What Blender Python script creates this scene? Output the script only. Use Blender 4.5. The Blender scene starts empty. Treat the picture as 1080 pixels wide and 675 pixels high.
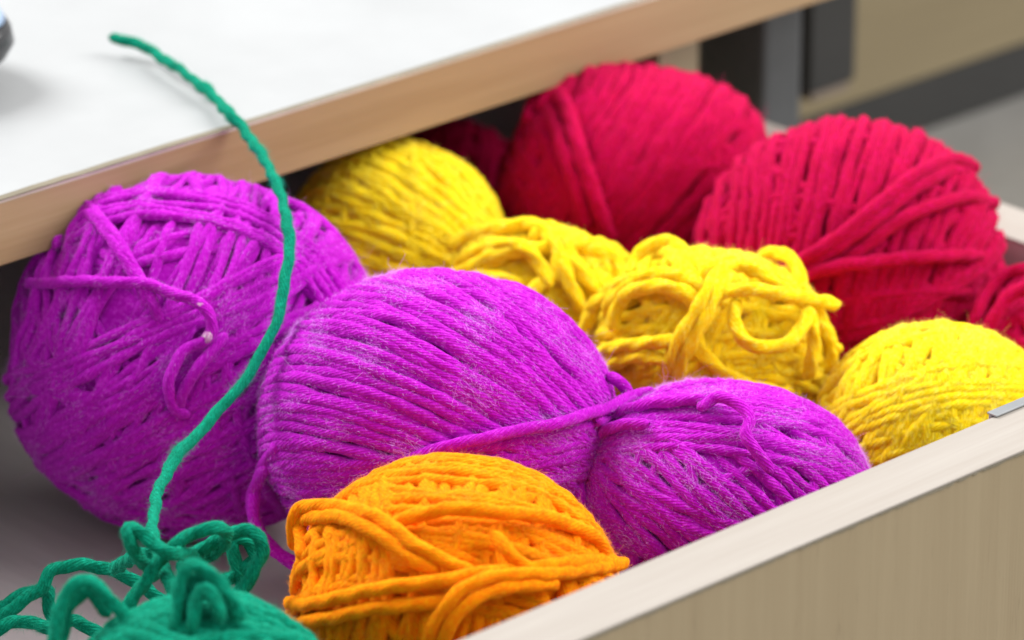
BALLS={"A":[[0.0402,0.2191,0.6215],[0.0521,0.05,0.0434]],"B":[[0.0559,0.1385,0.622],[0.0471,0.0406,0.0373]],"C":[[0.1016,0.0783,0.605],[0.0395,0.0323,0.0341]],"D":[[-0.0012,0.0707,0.612],[0.0411,0.0376,0.0394]],"E":[[-0.0869,0.0648,0.606],[0.0354,0.0371,0.0362]],"F":[[0.1389,0.2459,0.616],[0.0322,0.0333,0.0295]],"G":[[0.1416,0.1907,0.612],[0.0288,0.0274,0.0253]],"H":[[0.1541,0.1341,0.615],[0.0338,0.0291,0.0268]],"I":[[0.1763,0.0707,0.603],[0.0345,0.0312,0.0328]],"J":[[0.2178,0.2269,0.624],[0.042,0.0342,0.0362]],"K":[[0.2238,0.1475,0.62],[0.0446,0.0406,0.0383]],"L":[[0.243,0.0799,0.602],[0.0318,0.0292,0.0305]],"M":[[0.2151,0.3041,0.595],[0.0234,0.0263,0.0248]]}
STRANDS={"E":[["yarn_tail",[[0.08879,0.31289,0.6775],[0.09081,0.31069,0.677],[0.09211,0.30461,0.6765],[0.09237,0.29731,0.676],[0.08967,0.28646,0.676],[0.08668,0.27497,0.676],[0.08424,0.26508,0.6755],[0.08066,0.25432,0.675],[0.07583,0.24337,0.6752],[0.07442,0.23659,0.67321],[0.06865,0.22354,0.67213],[0.06068,0.2077,0.67033],[0.05131,0.19235,0.66708],[0.04292,0.18131,0.66255],[0.0342,0.17373,0.65568],[0.02689,0.16846,0.64999],[0.01885,0.16532,0.64421],[0.00687,0.16241,0.63748],[-0.00594,0.15984,0.63261],[-0.01836,0.15522,0.63],[-0.03066,0.14678,0.62874],[-0.04224,0.13535,0.62868],[-0.05199,0.12353,0.62836],[-0.05937,0.11067,0.62755],[-0.06782,0.09523,0.62566]]],["loose_loop",[[-0.06737,0.17539,0.58388],[-0.06256,0.17488,0.59097],[-0.05812,0.17294,0.59496],[-0.05228,0.16968,0.59895],[-0.04875,0.16886,0.60339],[-0.04437,0.16546,0.60472],[-0.0387,0.15958,0.60383],[-0.03424,0.15382,0.60117],[-0.03097,0.1482,0.59674],[-0.02717,0.14105,0.59053]]],["loose_loop",[[-0.06121,0.18702,0.58834],[-0.05531,0.1827,0.59058],[-0.05016,0.17934,0.59326],[-0.04539,0.17558,0.5946],[-0.0465,0.1737,0.58946],[-0.04621,0.17049,0.58432],[-0.04972,0.17101,0.5794]]],["loose_loop",[[-0.11233,0.08707,0.62887],[-0.10983,0.08875,0.63596],[-0.10744,0.08936,0.64101],[-0.10438,0.08877,0.64506],[-0.10143,0.08678,0.64648],[-0.09947,0.08376,0.64445],[-0.09822,0.08062,0.64101],[-0.09695,0.07687,0.63656],[-0.09666,0.07336,0.6309]]],["loose_loop",[[-0.10784,0.08899,0.62663],[-0.10622,0.0907,0.63232],[-0.10419,0.09156,0.6372],[-0.10149,0.0912,0.64106],[-0.09901,0.08966,0.64248],[-0.09783,0.08739,0.64045],[-0.09708,0.08435,0.63638]]],["loose_loop",[[-0.07329,0.11103,0.61812],[-0.07004,0.11048,0.62254],[-0.06573,0.10939,0.62781],[-0.06053,0.10758,0.63328],[-0.05503,0.10477,0.6375],[-0.05097,0.10176,0.63897],[-0.04595,0.10252,0.63559],[-0.04419,0.10766,0.62921],[-0.04496,0.11666,0.62279]]],["loose_loop",[[-0.04798,0.11854,0.62108],[-0.04988,0.10984,0.62879],[-0.04474,0.1069,0.63219],[-0.03997,0.10358,0.63432],[-0.0379,0.10041,0.63219],[-0.03843,0.09885,0.62858],[-0.0424,0.09934,0.62284],[-0.04777,0.10104,0.61689]]],["loose_loop",[[-0.04106,0.11551,0.61419],[-0.03774,0.11359,0.61634],[-0.03409,0.11135,0.61849],[-0.0312,0.11033,0.62151],[-0.03123,0.11233,0.62495],[-0.03387,0.11496,0.62517],[-0.03467,0.11276,0.62],[-0.03516,0.10954,0.61354]]],["loose_loop",[[-0.05563,0.11836,0.6211],[-0.06271,0.1148,0.62924],[-0.06919,0.11112,0.63815],[-0.06864,0.11203,0.64067],[-0.0669,0.10991,0.63983],[-0.06564,0.10728,0.63731],[-0.06283,0.10365,0.63563],[-0.05398,0.10736,0.63072],[-0.0464,0.11131,0.62409]]],["loose_loop",[[-0.04292,0.15112,0.60814],[-0.05379,0.1259,0.6243],[-0.05169,0.12305,0.62279],[-0.05065,0.1201,0.61937],[-0.05027,0.1168,0.61422],[-0.0505,0.1142,0.60929]]],["loose_loop",[[-0.09566,0.06256,0.63979],[-0.09343,0.06365,0.6454],[-0.09163,0.06492,0.65061],[-0.0901,0.06495,0.65322],[-0.08814,0.06355,0.65402],[-0.08633,0.06104,0.65262],[-0.08513,0.05852,0.65021],[-0.08396,0.05535,0.6466],[-0.08358,0.05259,0.64239]]],["loose_loop",[[-0.09292,0.06322,0.63765],[-0.09059,0.06411,0.64308],[-0.08895,0.0652,0.6477],[-0.08732,0.06502,0.65012],[-0.08585,0.0634,0.64971],[-0.08481,0.06103,0.6473],[-0.08394,0.05815,0.64368],[-0.08394,0.05562,0.63926]]],["loose_loop",[[-0.09396,0.05848,0.64067],[-0.09202,0.05926,0.64528],[-0.09058,0.05984,0.64868],[-0.08914,0.05915,0.64988],[-0.08825,0.05694,0.64748],[-0.08819,0.05449,0.64328]]],["loose_loop",[[-0.06963,0.16793,0.59319],[-0.06363,0.16387,0.59605],[-0.05889,0.1585,0.59451],[-0.05327,0.15404,0.59605],[-0.04916,0.14801,0.59231]]]],"A":[["loose_strand",[[0.01137,0.23971,0.65436],[0.02073,0.24887,0.65742],[0.02711,0.24934,0.66052],[0.01803,0.22973,0.66464],[0.014,0.21692,0.66235],[0.01211,0.20699,0.65716],[0.0112,0.19993,0.65091],[0.01284,0.19756,0.6439]]],["loose_strand",[[0.01014,0.23409,0.65469],[0.01578,0.23765,0.65974],[0.01893,0.23492,0.66347],[0.015,0.22365,0.66339],[0.01209,0.2131,0.66022],[0.01084,0.20477,0.65494],[0.01076,0.20026,0.64906]]],["loose_strand",[[0.00438,0.24449,0.64453],[0.00235,0.22858,0.65031],[0.00482,0.21551,0.65374],[0.01071,0.20303,0.65522],[0.0138,0.19828,0.65388],[0.01564,0.1928,0.65284]]],["loose_strand",[[0.01293,0.19993,0.65417],[0.01495,0.19426,0.65341],[0.01696,0.18975,0.65284],[0.01767,0.18642,0.65177],[0.01774,0.18393,0.64901],[0.01731,0.18317,0.64562],[0.01509,0.18447,0.64265],[0.0142,0.18849,0.64061]]],["loose_strand",[[0.01678,0.18304,0.6426],[0.01303,0.18706,0.64139],[0.00846,0.18792,0.63735],[0.00632,0.18789,0.6318],[0.00714,0.1868,0.62597],[0.01084,0.18519,0.62266]]],["loose_strand",[[0.02228,0.1826,0.64383],[0.01609,0.18229,0.64035],[0.01173,0.18381,0.63578],[0.00915,0.18559,0.6298],[0.00898,0.18841,0.62219]]],["pale_knot",[[0.01635,0.19056,0.65304],[0.01722,0.18892,0.65275],[0.01758,0.18669,0.65198],[0.01773,0.18539,0.65072]]],["pale_knot",[[0.0173,0.18313,0.64617],[0.01627,0.18312,0.64433],[0.01535,0.18439,0.64287]]]],"B":[["loose_strand",[[0.01324,0.15306,0.62415],[0.01709,0.16467,0.6111],[0.01296,0.16277,0.60353],[0.01197,0.15842,0.59688],[0.01507,0.15386,0.59143],[0.02057,0.15009,0.58875]]],["loose_strand",[[0.01552,0.15855,0.6163],[0.01493,0.16536,0.60612],[0.01298,0.16179,0.59923],[0.01474,0.15646,0.59283],[0.01928,0.15204,0.5874]]],["loose_strand",[[0.02332,0.12486,0.62436],[0.02881,0.11292,0.63025],[0.03733,0.10442,0.63406],[0.05137,0.09827,0.63491],[0.06238,0.09579,0.63474],[0.07831,0.09815,0.63264],[0.09178,0.10196,0.63063],[0.09778,0.09958,0.6312]]],["loose_strand",[[0.08692,0.10694,0.63669],[0.0903,0.10506,0.63359],[0.09158,0.10315,0.62977],[0.0866,0.10299,0.62755],[0.07265,0.09654,0.6306]]]],"C":[["loose_strand",[[0.08729,0.07453,0.63689],[0.09248,0.07289,0.63902],[0.09413,0.06775,0.6391],[0.09358,0.06214,0.63682],[0.08977,0.05973,0.63401],[0.09013,0.05531,0.63006],[0.09135,0.05135,0.62518]]],["loose_strand",[[0.07687,0.10708,0.6195],[0.07755,0.10499,0.62481],[0.08089,0.10211,0.62794],[0.08277,0.09569,0.63155],[0.0849,0.0841,0.6367],[0.0916,0.0754,0.6385]]],["loose_strand",[[0.06547,0.09106,0.60414],[0.06699,0.09618,0.61268],[0.07302,0.1024,0.61735],[0.07569,0.09958,0.62443],[0.07578,0.09037,0.63109],[0.07712,0.08144,0.6338]]]],"D":[["loose_strand",[[-0.02377,0.10321,0.62359],[-0.02527,0.1023,0.63258],[-0.02342,0.09975,0.63642],[-0.02452,0.08864,0.64048],[-0.0277,0.07297,0.64524],[-0.02845,0.06304,0.64509],[-0.02806,0.05414,0.64303],[-0.02463,0.04632,0.63964],[-0.02064,0.0424,0.63746]]],["loose_strand",[[-0.03067,0.0924,0.62699],[-0.02406,0.10055,0.63151],[-0.02622,0.09025,0.63771],[-0.03003,0.07483,0.64311],[-0.03106,0.06353,0.64303],[-0.03001,0.0547,0.64025],[-0.02636,0.04776,0.63773]]],["loose_strand",[[-0.02778,0.06514,0.64392],[-0.0227,0.05995,0.64727],[-0.01643,0.05345,0.64894],[-0.00741,0.0466,0.64762],[0.00466,0.04286,0.64329],[0.01671,0.04214,0.6359],[0.02333,0.04226,0.62789]]],["loose_strand",[[-0.03403,0.04522,0.61956],[-0.03304,0.04291,0.62753],[-0.02894,0.04072,0.63436],[-0.023,0.03825,0.63745],[-0.01542,0.03489,0.63785],[-0.00657,0.03279,0.63567],[0.00527,0.03365,0.63247],[0.03031,0.04269,0.62316]]],["loose_strand",[[-0.03266,0.04342,0.61724],[-0.03152,0.04063,0.62584],[-0.02758,0.03827,0.63229],[-0.02142,0.0357,0.6351],[-0.0132,0.03332,0.63469],[-0.00286,0.03176,0.63231]]],["loose_strand",[[-0.03275,0.09596,0.61468],[-0.04091,0.07908,0.62285],[-0.04012,0.06443,0.6305],[-0.03552,0.0527,0.63532],[-0.02762,0.04476,0.63696],[-0.02003,0.03977,0.63817],[-0.00843,0.03573,0.63675],[0.00653,0.03496,0.63411],[0.02875,0.04441,0.62359]]],["loose_strand",[[-0.03024,0.09977,0.60681],[-0.04198,0.0762,0.61994],[-0.03967,0.05823,0.62855],[-0.03377,0.04802,0.63167],[-0.02644,0.04278,0.63181]]],["loose_strand",[[-0.0116,0.04545,0.64439],[-0.01286,0.04084,0.64265],[-0.01165,0.03723,0.63928],[-0.0072,0.03538,0.63497]]]],"G":[["loose_strand",[[0.12709,0.21212,0.63071],[0.13259,0.2063,0.63488],[0.13425,0.19644,0.63952],[0.13865,0.19111,0.64098],[0.13848,0.18256,0.64063],[0.13605,0.17549,0.63711],[0.13427,0.1691,0.63045],[0.1349,0.1652,0.62296]]],["loose_strand",[[0.12287,0.20446,0.62752],[0.12378,0.19765,0.63407],[0.12654,0.1902,0.6383],[0.12907,0.18258,0.63867],[0.1301,0.17684,0.63498],[0.1299,0.17284,0.62916]]],["loose_strand",[[0.13317,0.17171,0.62999],[0.13581,0.17599,0.63647],[0.14091,0.17675,0.63881],[0.14822,0.17595,0.63705],[0.1589,0.17809,0.63182],[0.16262,0.1746,0.62666],[0.16396,0.17436,0.62062]]],["loose_strand",[[0.13485,0.1856,0.63961],[0.14189,0.1861,0.64096],[0.13995,0.17877,0.63962],[0.13815,0.17237,0.63546],[0.13967,0.16713,0.62952],[0.14277,0.16538,0.62407]]],["loose_strand",[[0.1441,0.17624,0.63639],[0.14993,0.17467,0.63525],[0.15567,0.17367,0.63112],[0.15184,0.16825,0.62722],[0.14663,0.16555,0.62237]]]],"H":[["loose_strand",[[0.12599,0.12807,0.61027],[0.12453,0.12317,0.61974],[0.1254,0.11956,0.62971],[0.12965,0.11785,0.63725],[0.13632,0.11815,0.64404],[0.14467,0.12136,0.64599],[0.15174,0.12107,0.64522],[0.15489,0.11765,0.64259]]],["loose_strand",[[0.12756,0.12493,0.60995],[0.12624,0.1202,0.61961],[0.12752,0.11667,0.62998],[0.13257,0.11541,0.63797],[0.13946,0.11695,0.64379],[0.14659,0.11857,0.64462]]],["loose_strand",[[0.13549,0.11824,0.63684],[0.1382,0.11709,0.64136],[0.14225,0.11258,0.6432],[0.14944,0.10716,0.64224],[0.16025,0.10499,0.63792],[0.17324,0.10504,0.63258]]],["loose_strand",[[0.14247,0.11412,0.64022],[0.13863,0.11104,0.63701],[0.1374,0.10694,0.63283],[0.14035,0.10269,0.62998],[0.14696,0.0999,0.63029],[0.15442,0.10074,0.63257],[0.16046,0.10406,0.63537]]],["loose_strand",[[0.15985,0.10456,0.63623],[0.15951,0.10197,0.63074],[0.15956,0.10107,0.62352],[0.1584,0.10183,0.61583]]],["loose_strand",[[0.12519,0.14276,0.62632],[0.12581,0.14346,0.63204],[0.12792,0.14199,0.6366],[0.1293,0.13546,0.64063],[0.13151,0.12763,0.64259],[0.13337,0.12301,0.64151],[0.13421,0.12058,0.6387]]],["loose_strand",[[0.12877,0.1581,0.615],[0.12906,0.15771,0.62264],[0.13224,0.15584,0.62988],[0.13291,0.14632,0.63836],[0.13482,0.13452,0.64322],[0.1376,0.12579,0.64363],[0.13785,0.12064,0.64096]]],["loose_strand",[[0.13799,0.14996,0.63727],[0.14356,0.15267,0.64053],[0.14731,0.14988,0.64449],[0.15077,0.14674,0.64473],[0.14738,0.13759,0.64495],[0.14254,0.1292,0.64319]]],["loose_strand",[[0.13513,0.14345,0.63886],[0.14496,0.14966,0.64018],[0.14785,0.14672,0.64246],[0.14141,0.1353,0.64449],[0.13774,0.12876,0.64189]]],["loose_strand",[[0.13934,0.12567,0.64181],[0.1433,0.12499,0.64531],[0.14918,0.12289,0.64622],[0.15305,0.11878,0.64497],[0.15583,0.11321,0.64142],[0.15974,0.10976,0.63748]]],["loose_strand",[[0.14896,0.15148,0.64219],[0.15027,0.14767,0.64292],[0.14302,0.134,0.64387],[0.14,0.12632,0.64143]]],["loose_strand",[[0.12411,0.15001,0.61715],[0.12126,0.13804,0.62499],[0.12332,0.12572,0.62926],[0.12692,0.12038,0.63095]]],["loose_strand",[[0.12326,0.14801,0.61408],[0.12116,0.13608,0.62174],[0.12286,0.12518,0.62515],[0.12532,0.11974,0.62417]]]],"K":[["loose_strand",[[0.18168,0.14064,0.62558],[0.18698,0.13003,0.63515],[0.19521,0.12364,0.64236],[0.20754,0.12101,0.64909],[0.22161,0.12152,0.65314],[0.23974,0.12526,0.65195],[0.25585,0.13132,0.64499],[0.26042,0.13228,0.64123]]],["loose_strand",[[0.18316,0.13876,0.62516],[0.18891,0.1282,0.63402],[0.19869,0.12149,0.64175],[0.21137,0.11912,0.64775],[0.22558,0.11968,0.65091],[0.23967,0.12328,0.64909],[0.24605,0.12515,0.64462]]],["loose_strand",[[0.19212,0.12391,0.63042],[0.20411,0.11758,0.64168],[0.21796,0.11439,0.64592],[0.23654,0.11496,0.64423],[0.25756,0.12227,0.63461]]],["loose_strand",[[0.18225,0.13608,0.62535],[0.18866,0.12436,0.63295],[0.2009,0.11439,0.63501],[0.21697,0.10767,0.63396],[0.23406,0.10849,0.62903],[0.24827,0.11353,0.62252]]]],"L":[["loose_strand",[[0.21231,0.09129,0.61175],[0.21902,0.09483,0.62013],[0.22894,0.09749,0.62509],[0.23515,0.09368,0.62875],[0.23418,0.08099,0.63272]]],["loose_strand",[[0.21065,0.0854,0.61347],[0.21385,0.08516,0.62167],[0.22013,0.08409,0.62811],[0.22558,0.0787,0.63155]]]],"J":[["loose_strand",[[0.19098,0.24193,0.64758],[0.19553,0.23711,0.653],[0.18611,0.22103,0.64792],[0.18268,0.21275,0.63939],[0.1833,0.20784,0.62892],[0.18731,0.20673,0.61788]]],["loose_strand",[[0.18797,0.24278,0.64458],[0.19754,0.24637,0.65009],[0.1831,0.22341,0.64513],[0.18004,0.2147,0.63517],[0.18166,0.21079,0.62266]]]]}
CAM_LOC=[-0.71074, -0.69783, 1.12126]
VIEW_X=[0.725374, -0.688355, 0.0]
VIEW_Y=[0.263422, 0.277589, 0.92388]
VIEW_Z=[-0.635957, -0.670159, 0.382683]
WORLD = .50
EXPO = .72
AREAS = [
 ('window_light', (-.3, 2.2, 2.6), (.1, .15, .65), 1.4, 82, (1, .985, .96), 1.2),
 ('side_fill_light', (1.7, -1.0, 2.3), (.1, .1, .6), 2.2, 74, (1, .98, .95), 2.0),  # added softbox that brightens the yarn facing the camera, not an actual window
]

import bpy, math
import numpy as np
scn = bpy.context.scene
col = scn.collection
V = np.array([VIEW_X, VIEW_Y, VIEW_Z])      # rows: right, up, towards the viewer; only used to state how each ball is turned
ZR = .65                                     # height of the drawer front's top edge
TAU = 2*math.pi

# ------------------------------------------------------------------ materials
def lin(c):
    return tuple(((v/255)/12.92 if v/255 <= .04045 else ((v/255+.055)/1.055)**2.4) for v in c)
def new_mat(name):
    m = bpy.data.materials.new(name); m.use_nodes = True
    nt = m.node_tree; b = nt.nodes['Principled BSDF']
    return m, nt, b
def nd(nt, t, **kw):
    n = nt.nodes.new(t)
    for k, v in kw.items(): setattr(n, k, v)
    return n
def math_(nt, op, a, b=None):
    n = nd(nt, 'ShaderNodeMath', operation=op)
    for i, v in enumerate((a, b)):
        if v is None: continue
        if isinstance(v, (int, float)): n.inputs[i].default_value = v
        else: nt.links.new(v, n.inputs[i])
    return n.outputs[0]
def ramp(nt, fac, stops):
    r = nd(nt, 'ShaderNodeValToRGB'); e = r.color_ramp.elements
    while len(e) < len(stops): e.new(.5)
    for el, (p, c) in zip(e, stops): el.position = p; el.color = (*c, 1)
    nt.links.new(fac, r.inputs[0]); return r.outputs[0]
def noise(nt, vec, scale, detail=3, rough=.5, dist=0):
    n = nd(nt, 'ShaderNodeTexNoise'); n.inputs['Scale'].default_value = scale
    n.inputs['Detail'].default_value = detail; n.inputs['Roughness'].default_value = rough
    n.inputs['Distortion'].default_value = dist
    nt.links.new(vec, n.inputs['Vector']); return n.outputs['Fac']
def mapping(nt, vec, scale, rot=(0,0,0)):
    n = nd(nt, 'ShaderNodeMapping'); n.inputs['Scale'].default_value = scale; n.inputs['Rotation'].default_value = rot
    nt.links.new(vec, n.inputs['Vector']); return n.outputs[0]

def yarn_mat(name, base, deep, pale, sheen=.25):
    """wool: plies and fibres from the strand's own uv, paler and deeper tufts"""
    m, nt, b = new_mat(name)
    tc = nd(nt, 'ShaderNodeTexCoord'); uv = nd(nt, 'ShaderNodeSeparateXYZ'); nt.links.new(tc.outputs['UV'], uv.inputs[0])
    u, v = uv.outputs[0], uv.outputs[1]
    fib = math_(nt, 'SINE', math_(nt, 'SUBTRACT', math_(nt, 'MULTIPLY', u, TAU*11), math_(nt, 'MULTIPLY', v, 3400)))
    n1 = noise(nt, tc.outputs['Object'], 900, 3, .6)
    n2 = noise(nt, tc.outputs['Object'], 3200, 2, .6)
    n3 = noise(nt, tc.outputs['Object'], 140, 2, .5)
    c = ramp(nt, n1, [(.28, deep), (.5, base), (.74, pale)])
    mx = nd(nt, 'ShaderNodeMix', data_type='RGBA', blend_type='MULTIPLY'); mx.inputs[0].default_value = .5
    nt.links.new(c, mx.inputs[6]); nt.links.new(ramp(nt, n3, [(.3, (.72,.72,.72)), (.7, (1,1,1))]), mx.inputs[7])
    nt.links.new(mx.outputs[2], b.inputs['Base Color'])
    b.inputs['Roughness'].default_value = .95
    b.inputs['Subsurface Weight'].default_value = .3 if name[0] in 'yo' else .1; b.inputs['Subsurface Radius'].default_value = (1, 1, 1); b.inputs['Subsurface Scale'].default_value = .0012
    b.inputs['Specular IOR Level'].default_value = .08
    b.inputs['Sheen Weight'].default_value = sheen
    b.inputs['Sheen Roughness'].default_value = .55
    b.inputs['Sheen Tint'].default_value = (*[min(1, p*1.0+.12) for p in pale], 1)
    h = math_(nt, 'ADD', math_(nt, 'MULTIPLY', math_(nt, 'MULTIPLY', fib, n1), .5), math_(nt, 'MULTIPLY', n2, 1.1))
    bp = nd(nt, 'ShaderNodeBump'); bp.inputs['Strength'].default_value = .75; bp.inputs['Distance'].default_value = .0005
    nt.links.new(h, bp.inputs['Height']); nt.links.new(bp.outputs[0], b.inputs['Normal'])
    return m
def fibre_mat(name, c):
    m, nt, b = new_mat(name)
    b.inputs['Base Color'].default_value = (*c, 1); b.inputs['Roughness'].default_value = .8
    b.inputs['Specular IOR Level'].default_value = .2
    tr = nd(nt, 'ShaderNodeBsdfTranslucent'); tr.inputs[0].default_value = (*c, 1)
    ms = nd(nt, 'ShaderNodeMixShader'); ms.inputs[0].default_value = .45
    nt.links.new(b.outputs[0], ms.inputs[1]); nt.links.new(tr.outputs[0], ms.inputs[2])
    nt.links.new(ms.outputs[0], nt.nodes['Material Output'].inputs[0])
    return m
YC = {  # base, deep, pale, fuzz
 'purple': ((.46,.0015,.50), (.38,.0005,.42), (.62,.035,.68), (.82,.42,.93)),
 'red':    ((.47,.0003,.050), (.39,.0003,.030), (.60,.0005,.12), (.80,.02,.22)),
 'yellow': ((.98,.70,.006), (.97,.60,.002), (.98,.80,.09), (.99,.88,.25)),
 'orange': ((.99,.265,.0005), (.97,.16,.0003), (.99,.37,.002), (1,.50,.05)),
 'green':  ((.0006,.225,.135), (.0004,.14,.08), (.002,.33,.21), (.02,.44,.30)),
}
YM = {k: (yarn_mat(k+'_wool', *v[:3], sheen=.3 if k == 'purple' else .08), fibre_mat(k+'_fibre', v[3])) for k, v in YC.items()}
knot_mat = yarn_mat('bleached_wool', (.68,.28,.62), (.58,.10,.54), (.85,.70,.82))

def wood_mat(name, stops, stretch, rough=.5, bump=.15, spec=.4, fine=1.):
    m, nt, b = new_mat(name)
    tc = nd(nt, 'ShaderNodeTexCoord')
    a = noise(nt, mapping(nt, tc.outputs['Object'], stretch), 1.0, 5, .6, .3)
    s2 = tuple(s*5.5*fine if s > 20 else s*2.2 for s in stretch)
    f = noise(nt, mapping(nt, tc.outputs['Object'], s2), 1.0, 3, .65)
    s3 = tuple(s*.22 if s > 20 else s*.6 for s in stretch)
    g = noise(nt, mapping(nt, tc.outputs['Object'], s3), 1.0, 2, .5)
    mix = math_(nt, 'ADD', math_(nt, 'ADD', math_(nt, 'MULTIPLY', a, .42), math_(nt, 'MULTIPLY', f, .33)), math_(nt, 'MULTIPLY', g, .25))
    nt.links.new(ramp(nt, mix, stops), b.inputs['Base Color'])
    b.inputs['Roughness'].default_value = rough; b.inputs['Specular IOR Level'].default_value = spec
    bp = nd(nt, 'ShaderNodeBump'); bp.inputs['Strength'].default_value = bump; bp.inputs['Distance'].default_value = .0002
    nt.links.new(f, bp.inputs['Height']); nt.links.new(bp.outputs[0], b.inputs['Normal'])
    return m
def plain(name, c, rough=.6, metal=0, spec=.5, var=.12, vs=60):
    m, nt, b = new_mat(name)
    tc = nd(nt, 'ShaderNodeTexCoord')
    n = noise(nt, tc.outputs['Object'], vs, 4, .6)
    nt.links.new(ramp(nt, n, [(.3, tuple(x*(1-var) for x in c)), (.7, tuple(min(1, x*(1+var)) for x in c))]), b.inputs['Base Color'])
    b.inputs['Roughness'].default_value = rough; b.inputs['Metallic'].default_value = metal
    b.inputs['Specular IOR Level'].default_value = spec
    return m
M = {}
M['front'] = wood_mat('oak_laminate_upright', [(.25,(.215,.163,.094)), (.5,(.242,.19,.113)), (.75,(.272,.217,.133))], (260, 260, 9), .55)
M['rim'] = wood_mat('pale_birch_edging', [(.3,(.27,.24,.213)), (.55,(.31,.283,.257)), (.75,(.345,.32,.293))], (14, 330, 330), .5, .08)
M['rim_side'] = wood_mat('pale_birch_edging_side', [(.3,(.27,.24,.213)), (.55,(.31,.283,.257)), (.75,(.345,.32,.293))], (330, 14, 330), .5, .08)
M['inner'] = wood_mat('grey_laminate_inner', [(.3,(.37,.34,.345)), (.7,(.47,.44,.445))], (60, 12, 60), .6)
M['band'] = wood_mat('oak_edge_band', [(.3,(.235,.15,.072)), (.52,(.30,.205,.11)), (.75,(.36,.26,.15))], (9, 200, 200), .5)
M['lip'] = plain('pale_lip', (.55,.5,.43), .5)
M['glue'] = plain('dark_glue', (.16,.14,.10), .9)
M['top'] = plain('white_laminate', (.32,.332,.343), .42, 0, .5, .05, 22)
def marks(m, col, scale, lo, hi, amt):
    nt = m.node_tree; b = nt.nodes['Principled BSDF']; old = b.inputs['Base Color'].links[0].from_socket
    tc = nt.nodes.new('ShaderNodeTexCoord')
    n = noise(nt, mapping(nt, tc.outputs['Object'], scale), 1, 6, .7, 1.2)
    f = ramp(nt, n, [(lo, (0,0,0)), (hi, (amt,)*3)])
    mx = nd(nt, 'ShaderNodeMix', data_type='RGBA'); nt.links.new(f, mx.inputs[0]); nt.links.new(old, mx.inputs[6])
    mx.inputs[7].default_value = (*col, 1); nt.links.new(mx.outputs[2], b.inputs['Base Color'])
marks(M['top'], (.20,.20,.19), (30, 90, 30), .66, .74, .45)
marks(M['rim'], (.16,.13,.10), (90, 420, 90), .70, .78, .5)
marks(M['front'], (.12,.085,.045), (700, 700, 38), .60, .72, .55)
M['panel'] = wood_mat('oak_side_panel', [(.3,(.34,.27,.17)), (.7,(.48,.39,.26))], (120, 120, 8), .5)
M['steel'] = plain('dark_steel', (.06,.063,.067), .45, 0, .5)
M['steel2'] = plain('black_tray', (.014,.0135,.0125), .5)
M['zinc'] = plain('zinc_bracket', (.36,.38,.40), .4, .7)
M['pad'] = plain('brown_pad', (.16,.125,.10), .7)
M['grey'] = wood_mat('grey_lacquer', [(.3,(.135,.13,.122)), (.7,(.19,.186,.175))], (25, 25, 3), .28, .05)  # faint streaks in the colour stand for reflections, besides the real gloss
M['mouse'] = plain('black_plastic', (.02,.021,.024), .25)
M['mouse_top'] = plain('painted_blue_highlight', (.30,.42,.62), .2)  # bluish highlight on the dark shell, put in as base colour
M['cab'] = wood_mat('pale_cabinet_wood', [(.3,(.155,.122,.068)), (.7,(.205,.165,.095))], (5, 60, 60), .5)
M['plinth'] = plain('dark_plinth', (.016,.0155,.0145), .6)

# floor: grey, its streaky reflections painted in as long tonal streaks
m, nt, b = new_mat('grey_floor')
tc = nd(nt, 'ShaderNodeTexCoord')
n1 = noise(nt, mapping(nt, tc.outputs['Object'], (7, 7, 1), (0,0,.8)), 1, 4, .6)
n2 = noise(nt, mapping(nt, tc.outputs['Object'], (40, 3, 1), (0,0,.76)), 1, 3, .6)
nt.links.new(ramp(nt, math_(nt, 'ADD', math_(nt, 'MULTIPLY', n1, .5), math_(nt, 'MULTIPLY', n2, .5)), [(.35,(.27,.26,.245)), (.65,(.38,.37,.35))]), b.inputs['Base Color'])
b.inputs['Roughness'].default_value = .5
M['floor'] = m

# ------------------------------------------------------------------ objects
def tag(o, label=None, cat=None, group=None, kind=None):
    for k, v in (('label', label), ('category', cat), ('group', group), ('kind', kind)):
        if v: o[k] = v
    return o
def empty(name, loc):
    o = bpy.data.objects.new(name, None); col.objects.link(o); o.location = loc; o.empty_display_size = .02
    return o
def put(o, parent):
    col.objects.link(o)
    if parent is not None:
        o.parent = parent; o.location = (0, 0, 0) if parent.parent else -parent.location    # geometry is written in world metres
        bpy.context.view_layer.update()
    return o
import bmesh
def boxes(name, lst, mats, parent=None, bevel=.0006):
    """lst: (x0,x1,y0,y1,z0,z1[,mat index]); z measured from the drawer front's top edge; one mesh"""
    bm = bmesh.new()
    for q in lst:
        x0,x1,y0,y1,z0,z1 = q[:6]
        r = bmesh.ops.create_cube(bm, size=1)
        for v in r['verts']:
            v.co = ((x0+x1)/2+v.co.x*(x1-x0), (y0+y1)/2+v.co.y*(y1-y0), ZR+(z0+z1)/2+v.co.z*(z1-z0))
        fs = {f for v in r['verts'] for f in v.link_faces}
        for f in fs: f.material_index = q[6] if len(q) > 6 else 0
        if bevel:
            es = list({e for v in r['verts'] for e in v.link_edges})
            bmesh.ops.bevel(bm, geom=es, offset=bevel, segments=2, affect='EDGES', profile=.6)
    me = bpy.data.meshes.new(name); bm.to_mesh(me); bm.free()
    for m_ in (mats if isinstance(mats, (list, tuple)) else [mats]): me.materials.append(m_)
    return put(bpy.data.objects.new(name, me), parent)

# the setting and furniture -------------------------------------------------
fl = boxes('floor', [(-6, 9, -6, 9, -.75, -.65)], M['floor'], bevel=0); tag(fl, 'grey smooth office floor, out of focus', 'floor', kind='structure')

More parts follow.
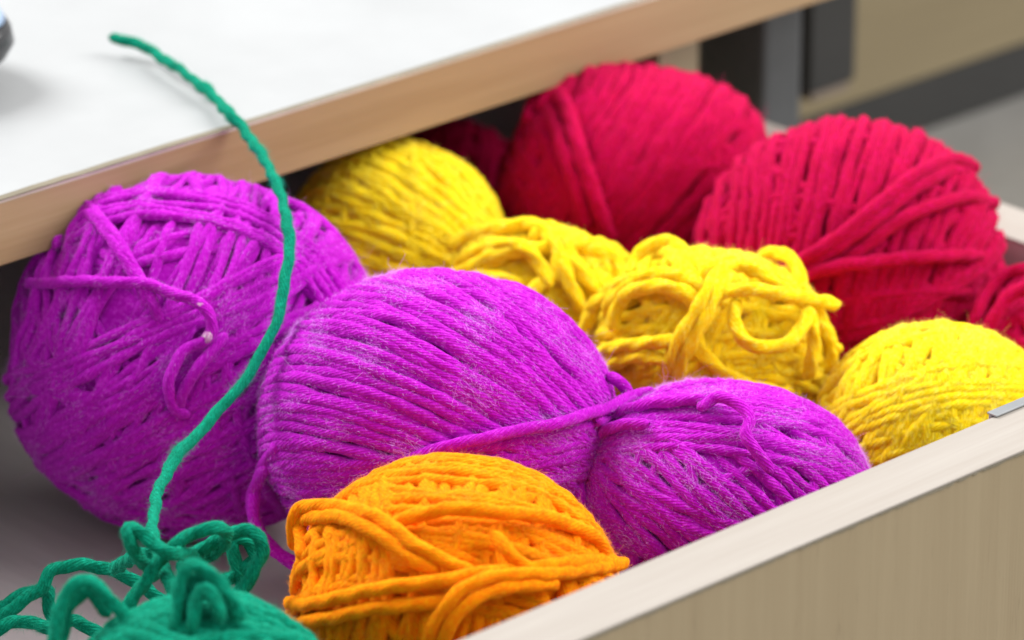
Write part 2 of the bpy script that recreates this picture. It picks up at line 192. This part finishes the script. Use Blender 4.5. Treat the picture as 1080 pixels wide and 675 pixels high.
desk = empty('desk', (.2, .6, 0)); tag(desk, 'white topped desk with an oak edge band above the open drawer', 'desk')
DZ, DT = .0035, .0195
boxes('desktop', [(-.9, .385, .2445, 1.05, DZ, DZ+DT-.0012)], M['top'], desk, .0003)
boxes('edge_band', [(-.9, .385, .2425, .2445, DZ-.0003, DZ+DT-.0024)], M['band'], desk, .0002)
boxes('edge_lip', [(-.9, .385, .2425, .2444, DZ+DT-.0023, DZ+DT-.0014)], M['lip'], desk, .0001)
# lacquer line of the top, dark glue shows where it is chipped (left end)
bm = bmesh.new()
rng = np.random.default_rng(3)
xs = np.linspace(-.9, .385, 260)
pv = []
for x in xs:
    t = .0004 if x < .058 else .0004*max(0, 1-(x-.058)/.03)
    t *= rng.uniform(.6, 1.15); t = max(t, .00003)
    pv.append([bm.verts.new((x, yy, ZR+DZ+DT-.0013+zz)) for yy, zz in ((.2422-.0002*(t > .0002), 0), (.2446, 0), (.2446, t), (.2422-.0002*(t > .0002), t))])
for a_, b_ in zip(pv[:-1], pv[1:]):
    for i in range(4): bm.faces.new((a_[i], b_[i], b_[(i+1) % 4], a_[(i+1) % 4]))
bmesh.ops.recalc_face_normals(bm, faces=bm.faces)
me = bpy.data.meshes.new('glue_line'); bm.to_mesh(me); bm.free(); me.materials.append(M['glue'])
put(bpy.data.objects.new('glue_line', me), desk)
boxes('side_panel', [(.285, .303, .285, .98, -.648, DZ-.001)], M['panel'], desk)
boxes('side_panel', [(-.34, -.322, .285, .98, -.648, DZ-.001)], M['panel'], desk)
boxes('back_panel', [(-.321, .284, .96, .975, -.5, DZ-.001)], M['panel'], desk)
boxes('shelf_panel', [(-.321, .284, .29, .955, -.13, -.115)], M['panel'], desk)
leg = boxes('leg', [(.3385, .3565, .29, .32, -.6, DZ-.001)], M['steel'], desk, .002)
boxes('leg_foot', [(.335, .360, .286, .324, -.649, -.6005)], M['steel'], desk, .002)

dr = empty('drawer', (.0, .2, ZR-.09)); tag(dr, 'open wooden drawer full of wool, with pale birch edges and oak front', 'drawer')
FT = .01805
boxes('front_panel', [(-.27, .33, -FT, -.0004, -.16, -.0008)], M['front'], dr, .0004)
bm = bmesh.new()
# edging strip: pale band with a slightly uneven lower edge
boxes('edge_strip', [(-.27, .33, -FT-.0002, 0, -.0006, 0)], M['rim'], dr, .0002)
pv = []
for x in np.arange(-.27, .33, .0009):
    t = .0007*rng.uniform(.35, 1.0) if rng.random() < .8 else .00015
    pv.append([bm.verts.new((x, -FT-.0003, ZR-.0007-zz)) for zz in (0, t)]+[bm.verts.new((x, -FT+.0002, ZR-.0007-zz)) for zz in (t, 0)])
for a_, b_ in zip(pv[:-1], pv[1:]):
    for i in range(4): bm.faces.new((a_[i], b_[i], b_[(i+1) % 4], a_[(i+1) % 4]))
bmesh.ops.recalc_face_normals(bm, faces=bm.faces)
me = bpy.data.meshes.new('glue_line'); bm.to_mesh(me); bm.free(); me.materials.append(M['glue'])
put(bpy.data.objects.new('glue_line', me), dr)
boxes('side_panel', [(.2692, .2885, .0005, .60, -.09, -.0306)], M['inner'], dr)
boxes('side_edging', [(.2690, .2887, .0005, .60, -.0305, -.030)], M['rim_side'], dr, .0002)
boxes('side_panel', [(-.2452, -.226, .0005, .60, -.09, -.0306)], M['inner'], dr)
boxes('side_edging', [(-.2454, -.2258, .0005, .60, -.0305, -.030)], M['rim_side'], dr, .0002)
boxes('back_panel', [(-.2255, .2688, .42, .436, -.0775, -.03)], M['inner'], dr)
boxes('bottom_panel', [(-.2255, .2688, .0005, .436, -.088, -.0782)], M['inner'], dr, 0)
boxes('metal_bracket', [(.1155, .175, -.0012, .0020, .0002, .0008), (.1155, .175, .0004, .0014, -.02, .0002)], M['zinc'], dr, .0003)

# furniture beyond the drawer, out of focus
low = empty('low_cabinet', (.8, .6, 0)); tag(low, 'low grey cabinet beyond the drawer, soft reflections streaked into its grey colour', 'cabinet')
boxes('carcass', [(.405, 1.3, .205, 1.0, -.6499, -.1205)], M['grey'], low, .002)
boxes('top_panel', [(.40, 1.305, .20, 1.0, -.12, -.115)], M['grey'], low, .001)
cab = empty('wooden_chest', (.8, .6, ZR-.115)); tag(cab, 'pale wooden chest on a dark base rail, out of focus behind the red balls', 'chest')
boxes('carcass', [(.405, 1.28, .355, .95, -.0945, .03)], M['cab'], cab, .001)
boxes('base_rail', [(.408, 1.27, .3555, .94, -.1148, -.095)], M['plinth'], cab, .0005)
boxes('black_bracket', [(.4035, .4265, .330, .3546, -.073, .03)], M['steel2'], cab, .0015)
boxes('bracket_pad', [(.4055, .4245, .331, .353, -.0762, -.0732)], M['pad'], cab, .0008)

# black mouse on the desk, cut by the picture's left edge
def loft(name, rings, mats, parent, midx=lambda k: 0):
    bm = bmesh.new(); rr = []
    for r in rings: rr.append([bm.verts.new(p) for p in r])
    for k, (a_, b_) in enumerate(zip(rr[:-1], rr[1:])):
        n = len(a_)
        for i in range(n):
            f = bm.faces.new((a_[i], a_[(i+1) % n], b_[(i+1) % n], b_[i])); f.smooth = True; f.material_index = midx(k)
    bm.faces.new(rr[0][::-1]); bm.faces.new(rr[-1])
    bmesh.ops.recalc_face_normals(bm, faces=bm.faces)
    me = bpy.data.meshes.new(name); bm.to_mesh(me); bm.free()
    for m_ in mats: me.materials.append(m_)
    return put(bpy.data.objects.new(name, me), parent)
mx_, my_, mz_ = .0242, .3460, ZR+DZ+DT
mo = empty('computer_mouse', (mx_, my_, mz_)); tag(mo, 'small black rounded mouse with a bluish highlight coloured into its top on the white desktop', 'mouse')
prof_s = [(.55,.002),(.80,.0035),(.95,.007),(1.0,.011),(.985,.015),(.955,.0172)]
prof_t = [(.950,.0175),(.91,.0205),(.80,.0235),(.62,.0258),(.40,.0272),(.18,.0278)]
def mouse_rings(prof):
    ca, sa = math.cos(-.9), math.sin(-.9)
    return [[(mx_+s*(.046*math.cos(t)*ca-.029*math.sin(t)*sa), my_+s*(.046*math.cos(t)*sa+.029*math.sin(t)*ca), mz_+z) for t in np.linspace(0, TAU, 48, endpoint=False)] for s, z in prof]
loft('lower_shell', mouse_rings(prof_s), [M['mouse']], mo)
loft('top_shell', mouse_rings(prof_t), [M['mouse_top']], mo)
loft('foot_pad', mouse_rings([(.5,.0),(.5,.0019)]), [M['mouse']], mo)

# ------------------------------------------------------------------ yarn
def tube(C_, up, r, sides, closed, rng, lobes=.15, pitch=.0085, flat=.92):
    """centre line (N,3) -> verts, quads, uv, normals. three twisted plies"""
    N = len(C_)
    if closed: T = np.roll(C_, -1, 0)-np.roll(C_, 1, 0)
    else: T = np.gradient(C_, axis=0)
    T /= np.linalg.norm(T, axis=1)[:, None]+1e-12
    up = up-(up*T).sum(1)[:, None]*T; up /= np.linalg.norm(up, axis=1)[:, None]+1e-12
    S_ = np.cross(T, up)
    seg = np.linalg.norm(np.diff(C_, axis=0, append=C_[:1] if closed else C_[-1:]), axis=1)
    s = np.concatenate([[0], np.cumsum(seg)[:-1]])
    ph = rng.uniform(0, TAU)
    tw = TAU*s/pitch
    if closed:
        L = seg.sum(); tw = TAU*round(L/pitch)*s/L
    phi = np.arange(sides)*TAU/sides
    rr = (r if np.ndim(r) else np.full(N, r))
    # the lobes follow the twist, so the tube's rings turn with it
    ang = phi[None, :]+0*tw[:, None]
    rad = rr[:, None]*(1+lobes*np.cos(3*(ang-tw[:, None]/3*1.0)+ph)+rng.normal(0, .012, (N, sides)))
    P_ = C_[:, None, :]+rad[..., None]*(np.cos(ang)[..., None]*S_[:, None, :]+flat*np.sin(ang)[..., None]*up[:, None, :])
    nrm = np.cos(ang)[..., None]*S_[:, None, :]+np.sin(ang)[..., None]*up[:, None, :]
    n_r = N if closed else N-1
    i = np.arange(n_r)[:, None]; j = np.arange(sides)[None, :]
    i2 = (i+1) % N; j2 = (j+1) % sides
    q = np.stack([i*sides+j, i*sides+j2, i2*sides+j2, i2*sides+j], -1).reshape(-1, 4)
    v0 = s[i]+rng.uniform(0, 5); v1 = v0+seg[i]
    u0 = j/sides+0*i; u1 = (j+1)/sides+0*i; v0 = v0+0*j; v1 = v1+0*j
    uv = np.stack([np.stack([u0, v0], -1), np.stack([u1, v0], -1), np.stack([u1, v1], -1), np.stack([u0, v1], -1)], 2).reshape(-1, 2)
    return P_.reshape(-1, 3), q, uv, nrm.reshape(-1, 3), np.repeat(T, sides, 0)
class Mesh:
    def __init__(s): s.v = []; s.q = []; s.uv = []; s.n = []; s.t = []; s.c = 0
    def add(s, v, q, uv, n=None, t=None):
        s.v.append(v); s.q.append(q+s.c); s.uv.append(uv); s.c += len(v)
        if n is not None: s.n.append(n); s.t.append(t)
    def link(s, name, mats, parent):
        v = np.concatenate(s.v); q = np.concatenate(s.q); uv = np.concatenate(s.uv)
        me = bpy.data.meshes.new(name)
        me.vertices.add(len(v)); me.vertices.foreach_set('co', v.astype(np.float32).ravel())
        me.loops.add(len(q)*4); me.loops.foreach_set('vertex_index', q.astype(np.int32).ravel())
        me.polygons.add(len(q)); me.polygons.foreach_set('loop_start', (np.arange(len(q))*4).astype(np.int32))
        me.polygons.foreach_set('use_smooth', np.ones(len(q), bool))
        l = me.uv_layers.new(name='UVMap'); l.data.foreach_set('uv', uv.astype(np.float32).ravel())
        me.update(calc_edges=True)
        for m_ in (mats if isinstance(mats, list) else [mats]): me.materials.append(m_)
        return put(bpy.data.objects.new(name, me), parent)

NF = 32000
_k = np.arange(NF)+.5
_z = 1-2*_k/NF; _a = math.pi*(1+5**.5)*_k
FIB = np.stack([np.sqrt(1-_z*_z)*np.cos(_a), np.sqrt(1-_z*_z)*np.sin(_a), _z], 1)

def unit(v): v = np.asarray(v, float); return v/np.linalg.norm(v)
def par(th, tilt, lo, hi, n, jit=3, dj=.012, wob=.012, arc=None, fan=0):
    """n parallel strands, th = direction seen from the front (degrees), tilt = bow, lo..hi = offsets"""
    out = []
    for t in np.linspace(0, 1, n):
        out.append(('L', th+fan*(t-.5), tilt, lo+(hi-lo)*t, jit, dj, wob, arc))
    return out
def fan(qx, qy, th0, th1, n, d0=0, d1=0, jit=1.5, dj=.012, wob=.012):
    """n strands through one pole seen at (qx,qy)"""
    return [('Q', (qx, qy), th0+(th1-th0)*t, d0+(d1-d0)*t, jit, dj, wob, None) for t in np.linspace(0, 1, n)]
def rnd(n): return [('R', 0, 0, 0, 0, .02, .02, None)]*(n+12)

def wind(specs, r, rng, cap):
    """lay the strands one after another on a unit sphere, each resting on what lies below it"""
    h = np.zeros(NF); res = []
    K = 140
    for sp in specs:
        kind, a1, a2, d, jit, dj, wob, arc = sp
        if kind == 'R':
            n = unit(rng.normal(size=3)); d = rng.uniform(-.55, .55)
        elif kind == 'L':
            th = math.radians(a1+rng.normal(0, jit)); ti = math.radians(a2+rng.normal(0, jit))
            n = np.array([-math.sin(th)*math.cos(ti), math.cos(th)*math.cos(ti), math.sin(ti)])
        else:
            qx, qy = a1; q = np.array([qx, qy, math.sqrt(max(0, 1-qx*qx-qy*qy))])
            q = unit(q+rng.normal(0, .02, 3))
            th = math.radians(a2+rng.normal(0, jit)); t_ = np.array([math.cos(th), math.sin(th), 0])
            t_ = unit(t_-q*(t_@q)); n = np.cross(q, t_)
        d = float(np.clip(d+rng.normal(0, dj), -.93, .93))
        z = np.array([0, 0, 1.]); e1 = z-n*n[2]
        e1 = unit(e1) if np.linalg.norm(e1) > .05 else unit(np.cross(n, [1, 0, 0]))
        e2 = np.cross(n, e1)
        Pn = FIB@n; sel = np.where(np.abs(Pn-d) < r*.95)[0]
        az = np.arctan2(FIB[sel]@e2, FIB[sel]@e1); b_ = ((az/TAU) % 1*K).astype(int) % K
        x = (Pn[sel]-d)/r
        hb = np.zeros(K); np.maximum.at(hb, b_, h[sel]*(1-.25*np.abs(x)))
        mxf = np.max([np.roll(hb, k) for k in (-2, -1, 0, 1, 2)], 0)
        ker = np.exp(-.5*(np.arange(-7, 8)/2.6)**2); ker /= ker.sum()
        hs = sum(w*np.roll(mxf, k) for w, k in zip(ker, range(-7, 8)))
        hc = hs*.82+hb*.18+r*.62
        hc = cap*(1-np.exp(-hc/cap))
        circ = TAU*math.sqrt(1-d*d)
        m = np.ones(K)
        if arc is not None:
            aa = (np.arange(K)+.5)*360/K; aa = (aa+180) % 360-180
            m = ((aa > arc[0]) & (aa < arc[1])).astype(float)
            for _ in range(3): m = (np.roll(m, 1)+m+np.roll(m, -1))/3
            hc = hc*m-(1-m)*.1
        hp = hc[b_]+r*(np.sqrt(np.clip(1-x*x, 0, 1))-.25)
        h[sel] = np.maximum(h[sel], hp*(m[b_] > .8))
        res.append((n, d, e1, e2, hc, m, wob))
    return res, h

def fuzz(mesh_list, count, rng, name, mat, parent, lmin=.0008, lmax=.0035, width=.00005, lint=.3, front=True):
    v = np.concatenate([np.concatenate(m_.v) for m_ in mesh_list]); n = np.concatenate([np.concatenate(m_.n) for m_ in mesh_list])
    t = np.concatenate([np.concatenate(m_.t) for m_ in mesh_list]); out = np.concatenate([np.concatenate(m_.o) for m_ in mesh_list])
    ok = np.where((n*out).sum(1) > .25)[0]
    q_ = v[ok]*260
    pw = .25+np.clip(np.sin(q_[:, 0]+1.7*np.sin(q_[:, 1]*.7))+np.sin(q_[:, 1]*1.3+1.9*np.sin(q_[:, 2]*.8))+np.sin(q_[:, 2]*1.1+q_[:, 0]*.6), 0, 3)
    i = rng.choice(ok, count, p=pw/pw.sum())
    p = v[i]; n_ = n[i]; t_ = t[i]*rng.choice([-1, 1], count)[:, None]; o = out[i]
    L = np.exp(rng.uniform(np.log(lmin), np.log(lmax), count))
    isl = rng.random(count) < lint
    lift = np.where(isl, .12, rng.uniform(.3, 1.1, count))
    d0 = t_*.7+n_*lift[:, None]+rng.normal(0, .45, (count, 3))*np.where(isl, .55, 1)[:, None]
    d0 /= np.linalg.norm(d0, axis=1)[:, None]
    d1 = d0+rng.normal(0, .75, (count, 3))*np.where(isl, .5, 1)[:, None]-o*np.where(isl, .1, .0)[:, None]
    d1 /= np.linalg.norm(d1, axis=1)[:, None]
    d2 = d1+rng.normal(0, .75, (count, 3)); d2 /= np.linalg.norm(d2, axis=1)[:, None]
    L = np.where(isl, np.minimum(L, .0018), L)
    p0 = p-n_*.0001+np.where(isl, .00022, 0)[:, None]*n_
    p1 = p0+d0*L[:, None]*.33; p2 = p1+d1*L[:, None]*.33; p3 = p2+d2*L[:, None]*.34
    w = np.where(isl, width*1.7, width)*rng.uniform(.6, 1.3, count)
    sd = np.cross(d1, rng.normal(size=(count, 3))); sd /= np.linalg.norm(sd, axis=1)[:, None]+1e-9
    pts = []
    for pp, k in ((p0, 1), (p1, 1), (p2, .8), (p3, .35)):
        pts += [pp-sd*(w*k/2)[:, None], pp+sd*(w*k/2)[:, None]]
    P_ = np.stack(pts, 1).reshape(-1, 3)
    b0 = (np.arange(count)*8)[:, None]
    q = np.concatenate([b0+np.array([[0, 1, 3, 2]]), b0+np.array([[2, 3, 5, 4]]), b0+np.array([[4, 5, 7, 6]])])
    M_ = Mesh(); M_.add(P_, q, np.zeros((len(q)*4, 2)))
    ob = M_.link(name, mat, parent); ob['kind'] = 'stuff'; return ob

def smooth_path(pts, step, rng, wob=.00025):
    p = np.array(pts, float)
    # Catmull-Rom, then even steps
    q = np.concatenate([[2*p[0]-p[1]], p, [2*p[-1]-p[-2]]]); o = []
    for i in range(1, len(q)-2):
        t = np.linspace(0, 1, 16, endpoint=False)[:, None]
        a_, b_, c_, d_ = q[i-1:i+3]
        o.append(.5*((2*b_)+(c_-a_)*t+(2*a_-5*b_+4*c_-d_)*t*t+(-a_+3*b_-3*c_+d_)*t**3))
    o = np.concatenate(o+[p[-1:]])
    for _ in range(3): o[1:-1] = (o[:-2]+2*o[1:-1]+o[2:])/4
    s = np.concatenate([[0], np.cumsum(np.linalg.norm(np.diff(o, axis=0), axis=1))])
    n = max(8, int(s[-1]/step)); g = np.linspace(0, s[-1], n)
    r = np.stack([np.interp(g, s, o[:, k]) for k in range(3)], 1)
    ph = rng.uniform(0, TAU, 6)
    for k in range(3): r[:, k] += wob*(np.sin(g*300+ph[k])+.6*np.sin(g*710+ph[k+3]))
    return r

def yarn_ball(key, color, label, specs, rs=.00155, seed=0, sides=9, step=.0012, nfuzz=9000, fl=.003, lint=.3, lobes=.09, cap=.3, lumps=0., strand_r=None, group=None, mess=0):
    rng = np.random.default_rng(seed)
    c, rad = BALLS[key]; c = np.array(c); rad = np.array(rad)
    rmean = rad.mean(); r = rs/rmean
    res, h = wind(specs, r, rng, cap)
    hh = np.percentile(h[FIB[:, 2] > -.3], 80); S = rad/(1+hh)
    root = empty('yarn_ball', tuple(c-np.array([0, 0, rad[1]*.9])))
    tag(root, label, 'yarn ball', group or color+' yarn balls in the drawer')
    ms = Mesh(); ms.o = []
    def xf(p, p_out): return c+(p*S)@V
    # dark heart of the ball so that no light passes between the strands
    lat = np.linspace(0, math.pi, 24); lon = np.linspace(0, TAU, 40, endpoint=False)
    sp = np.array([[math.sin(a)*math.cos(b), math.sin(a)*math.sin(b), math.cos(a)] for a in lat for b in lon])*(1+.45*hh)
    q = np.array([(i*40+j, (i+1)*40+j, (i+1)*40+(j+1) % 40, i*40+(j+1) % 40) for i in range(23) for j in range(40)])
    mc = Mesh(); mc.add(xf(sp, 0), q, np.zeros((len(q)*4, 2)))
    lk = np.array([math.sin(1.7*k) for k in range(12)])
    for n, d, e1, e2, hc, m, wob in res:
        circ = TAU*math.sqrt(1-d*d)*rmean; N = max(24, int(circ/step)); K = len(hc)
        az = np.arange(N)*TAU/N
        k = rng.integers(2, 5); k2 = rng.integers(5, 9); p1, p2 = rng.uniform(0, TAU, 2)
        dd = np.clip(d+wob*(np.sin(k*az+p1)+.6*np.sin(k2*az+p2)), -.95, .95)
        hcz = np.interp(az/TAU*K-.5, np.arange(-1, K+1), np.concatenate([hc[-1:], hc, hc[:1]]))
        s_ = np.sqrt(1-dd*dd)
        P_ = n[None]*dd[:, None]+s_[:, None]*(np.cos(az)[:, None]*e1+np.sin(az)[:, None]*e2)
        if lumps:
            hcz = hcz+lumps*(np.sin(P_@np.array([4.1, 2.3, 3.2])+1)+np.sin(P_@np.array([-3.1, 5.2, 1.9])))*.5
        mz = np.interp(az/TAU*K-.5, np.arange(-1, K+1), np.concatenate([m[-1:], m, m[:1]]))
        Cw = xf(P_*(1+hcz)[:, None], 0); up = (P_/S)@V
        rv = rs*(1+.07*np.sin(k2*az*2+p2)+.05*np.sin(k*7*az+p1))*rng.uniform(.9, 1.08)
        if m.min() < .5:
            keep = mz > .03
            st = int(np.argmin(mz)); Cw = np.roll(Cw, -st, 0); up = np.roll(up, -st, 0); rv = np.roll(rv, -st); keep = np.roll(keep, -st)
            Cw, up, rv = Cw[keep], up[keep], rv[keep]; closed = False
        else: closed = True
        if len(Cw) < 6: continue
        a_ = tube(Cw, up, rv, sides, closed, rng, lobes)
        ms.add(*a_); ms.o.append(np.repeat(up/np.linalg.norm(up, axis=1)[:, None], sides, 0))
    ym, fm = YM[color]
    mw = Mesh(); mw.v = ms.v+mc.v; mw.q = ms.q+[qq+ms.c for qq in mc.q]; mw.uv = ms.uv+mc.uv
    mw.link('winding', ym, root)
    ml = [ms]; sr = strand_r or rs
    extra = []
    for _ in range(mess):       # untidy turns lying over the ball
        a = unit(np.array([rng.uniform(-.8, .8), rng.uniform(.05, .85), rng.uniform(.35, 1)])); hd = unit(np.cross(a, rng.normal(size=3)))
        kap = rng.uniform(-.16, .16); Ls = rng.integers(9, 16); pp = []; bump_ = rng.uniform(.03, .13)
        for i_ in range(Ls):
            up_ = math.sin(math.pi*i_/(Ls-1)); pp.append(list(xf(a*(1+hh*.9+r*.6+bump_*up_-.10*(up_ < .3)), 0)))
            hd = unit(hd+np.cross(a, hd)*(kap+rng.normal(0, .12))); a = unit(a+hd*.13); hd = unit(hd-a*(hd@a))
        extra.append(('loose_strand', pp))
    for nm, pts in STRANDS.get(key, [])+extra:
        p = smooth_path(pts, .0008, rng, .00022 if nm == 'yarn_tail' else .00014)
        up = p-c; up /= np.linalg.norm(up, axis=1)[:, None]
        if nm == 'yarn_tail': up = np.tile(V[1]*.3+V[2], (len(p), 1))
        rr = np.full(len(p), sr*(.92 if nm == 'yarn_tail' else 1.04))
        e = np.clip((np.minimum(np.arange(len(p)), np.arange(len(p))[::-1])+.03)/3., 0, 1)
        rr *= np.sqrt(1-(1-e)**2)
        if nm == 'pale_knot': rr *= .98
        if nm == 'yarn_tail': rr *= 1+.05*np.sin(np.arange(len(p))*.23)+.06*np.sin(np.arange(len(p))*.071+1); rr *= 1+.25*np.exp(-((np.arange(len(p))-64)/4.)**2)
        a_ = tube(p, up, rr, 12, False, rng, .07 if nm == 'yarn_tail' or color in ('purple', 'red', 'orange') else .15, .0085, 1.)
        m2 = Mesh(); m2.add(*a_); m2.o = [a_[3]]
        so = m2.link(nm, knot_mat if nm == 'pale_knot' else ym, root)
        if nm == 'pale_knot': continue
        ml.append(m2)
        if nm == 'yarn_tail':
            fuzz([m2], 9000, rng, 'fuzz', fm, so, .0005, .0028, .00003, .25)
        elif color == 'green': fuzz([m2], 1500, rng, 'fuzz', fm, so, .0005, .0022, .00003, .3)
        else: fuzz([m2], int(len(p)*3.5), rng, 'fuzz', fm, so, .0005, .0022, .00003, lint)
    fuzz([ms], nfuzz, rng, 'fuzz', fm, root, .0006, fl, .000038, lint)
    fuzz([ms], max(10, nfuzz//500), rng, 'stray_fibres', fm, root, .004, .011, .00006, 0)
    return root

yarn_ball('A', 'purple', 'largest purple yarn ball, at the left by the desk edge behind the hanging green strand',
    rnd(26)+par(70, 0, -.9, .9, 24, 6)+par(38, 8, -.95, .2, 20, 5)+par(-70, 0, .1, .6, 5, 12, arc=(0, 95))
    +par(62, 5, -.1, .75, 11, 7, arc=(-25, 95))+par(27, 0, -.72, .26, 19, 2.5, wob=.015)+par(-8, 25, -.98, -.55, 8, 3)
    +par(-70, -45, .55, .86, 4, 3)+par(141, 70, .20, .44, 5, 1.5, arc=(-95, 80)), seed=11, nfuzz=60000, fl=.0035, lumps=.012, rs=.0015)
yarn_ball('B', 'purple', 'fluffy purple yarn ball in the middle of the drawer, behind the orange ball',
    rnd(24)+par(-20, 10, -.95, -.3, 13, 3)+par(-37, -16, -.70, .97, 30, 2, fan=-34)+par(-37, -16, -.62, .97, 22, 1.1, .006, .008, fan=-34)+par(-44, -24, .1, .9, 9, 3, fan=-20)
    +par(9, 4, -.62, -.10, 9, 1.5, wob=.006), seed=22, nfuzz=130000, fl=.0028, lint=.5, rs=.00158)
yarn_ball('C', 'purple', 'smaller purple yarn ball against the drawer front, pinched at its left end',
    rnd(22)+par(-45, 0, -.9, .9, 20, 5)+fan(-.9, .3, -95, 25, 20, -.28, .26, 2.5)+par(-48, 10, -.75, .1, 9, 5, arc=(-60, 70))
    +fan(-.86, .42, -12, 20, 9, .02, .1, 2)+par(-8, -25, .05, .32, 5, 3), seed=33, nfuzz=100000, fl=.0028, lint=.48, lumps=.02, rs=.0015)
yarn_ball('D', 'orange', 'bright orange yarn ball in the front left of the drawer',
    rnd(22)+par(80, 0, -.9, .9, 20, 4)+par(-8, -25, -.40, .62, 11, 3)+par(-20, -20, -.2, .35, 4, 6, arc=(-55, 60))+par(-10, -48, .28, .76, 6, 1.5)
    +par(84, 10, .55, .92, 8, 3, arc=(-50, 80))+par(4, 8, -.62, -.08, 7, 3), seed=44, nfuzz=80000, fl=.0024, lint=.35, rs=.0017)
yarn_ball('E', 'green', 'dark green yarn ball with tangled loops and a long strand reaching up onto the desk',
    rnd(24)+par(15, 0, -.9, .9, 20, 8)+fan(-.75, .45, -80, 60, 13, -.1, .1, 5)+par(-25, -20, .3, .9, 6, 5)+par(20, -25, .2, .8, 5, 9), seed=55, nfuzz=30000, rs=.0020, cap=.7, mess=6, strand_r=.00158)
yarn_ball('F', 'yellow', 'blurred yellow yarn ball at the back, half under the desk edge',
    rnd(20)+par(-25, 0, -.9, .9, 18, 3)+par(-30, -22, -.85, .95, 16, 1.2, .005, .006, fan=-60), seed=66, sides=8, step=.0016, nfuzz=16000, rs=.0021, group='yellow yarn balls in the drawer')
yarn_ball('G', 'yellow', 'knotted yellow yarn ball in the middle, behind the fluffy purple ball',
    rnd(26)+par(-55, 0, -.9, .9, 16, 7)+par(-30, 0, -.3, .6, 9, 12)+par(-60, 0, .0, .8, 8, 8), seed=77, sides=9, step=.0015, nfuzz=24000, rs=.0019, cap=.4, lumps=.04, mess=7)
yarn_ball('H', 'yellow', 'untidy yellow yarn ball with big loose loops standing up on top',
    rnd(26)+par(60, 0, -.9, .9, 16, 8)+par(0, -10, -.7, .6, 12, 6)+par(70, 0, -.2, .3, 4, 6), seed=88, nfuzz=30000, rs=.0018, cap=.4, lumps=.04, mess=9)
yarn_ball('I', 'yellow', 'yellow yarn ball at the right against the drawer front, beside the metal bracket',
    rnd(22)+par(70, 0, -.9, .9, 20, 5)+par(55, -5, -.3, .8, 11, 5)+par(8, -42, .38, .68, 4, 1.5)+par(10, -22, -.75, .25, 11, 1.2, .005, .006)+par(35, -5, -.85, -.4, 5, 5, arc=(-60, 40)), seed=99, nfuzz=55000, fl=.0024, rs=.00175)
yarn_ball('J', 'red', 'crimson yarn ball at the very back, under the end of the desk edge',
    rnd(22)+par(62, 0, -.9, .9, 20, 3)+par(58, 4, -.9, .9, 20, 2, fan=20)+par(58, 4, -.85, .85, 12, .8, .004, .006, fan=20)+par(-72, 0, -.85, -.45, 6, 5), cap=.4, seed=110, sides=8, step=.0016, nfuzz=20000, rs=.0023, lumps=.05)
yarn_ball('K', 'red', 'large crimson yarn ball by the right side of the drawer, wrapped with slanting strands',
    rnd(22)+par(76, -5, -.95, .95, 28, 2, fan=25)+par(76, -5, -.92, .95, 21, 1., .005, .007, fan=25)+par(8, -4, -.95, -.38, 9, 3)+par(25, 5, -.55, -.35, 3, 3), seed=121, sides=8, step=.0015, nfuzz=28000, rs=.0019)
yarn_ball('L', 'red', 'crimson yarn ball cut by the right edge of the picture',
    rnd(22)+par(50, 0, -.9, .9, 22, 5)+par(60, 10, -.8, .8, 16, 6), seed=132, sides=8, step=.0016, nfuzz=14000, rs=.0019)
yarn_ball('M', 'red', 'dark crimson yarn ball hidden in the shadow beneath the desk',
    rnd(20)+par(80, 0, -.9, .9, 18, 5), seed=143, sides=7, step=.002, nfuzz=1500, rs=.002)

# ------------------------------------------------------------------ light
w = bpy.data.worlds.new('World'); scn.world = w; w.use_nodes = True
bg = w.node_tree.nodes['Background']; bg.inputs[0].default_value = (1, .98, .96, 1); bg.inputs[1].default_value = WORLD
def area(name, loc, target, size, power, colr, sy=None):
    l = bpy.data.lights.new(name, 'AREA'); l.energy = power; l.color = colr; l.shape = 'RECTANGLE'; l.size = size; l.size_y = sy or size
    o = bpy.data.objects.new(name, l); col.objects.link(o); o.location = loc
    from mathutils import Vector
    o.rotation_euler = (Vector(target)-Vector(loc)).to_track_quat('-Z', 'Y').to_euler()
    return o
for a_ in AREAS: area(*a_)

# ------------------------------------------------------------------ camera
from mathutils import Matrix
cam = bpy.data.cameras.new('camera'); co = bpy.data.objects.new('camera', cam); col.objects.link(co)
mt = Matrix([[VIEW_X[i], VIEW_Y[i], VIEW_Z[i], CAM_LOC[i]] for i in range(3)]+[[0, 0, 0, 1]])
co.matrix_world = mt
cam.sensor_width = 36; cam.lens = 5000/1080*36; cam.clip_start = .05; cam.clip_end = 60
cam.dof.use_dof = True; cam.dof.focus_distance = 1.19; cam.dof.aperture_fstop = cam.lens/14
cam.dof.aperture_blades = 0
scn.camera = co
scn.view_settings.view_transform = 'Standard'; scn.view_settings.look = 'None'
scn.view_settings.gamma = 1; scn.view_settings.exposure = EXPO
scn.render.engine = 'CYCLES'
scn.cycles.max_bounces = 8; scn.cycles.diffuse_bounces = 5
scn.render.resolution_x = 1024; scn.render.resolution_y = 640
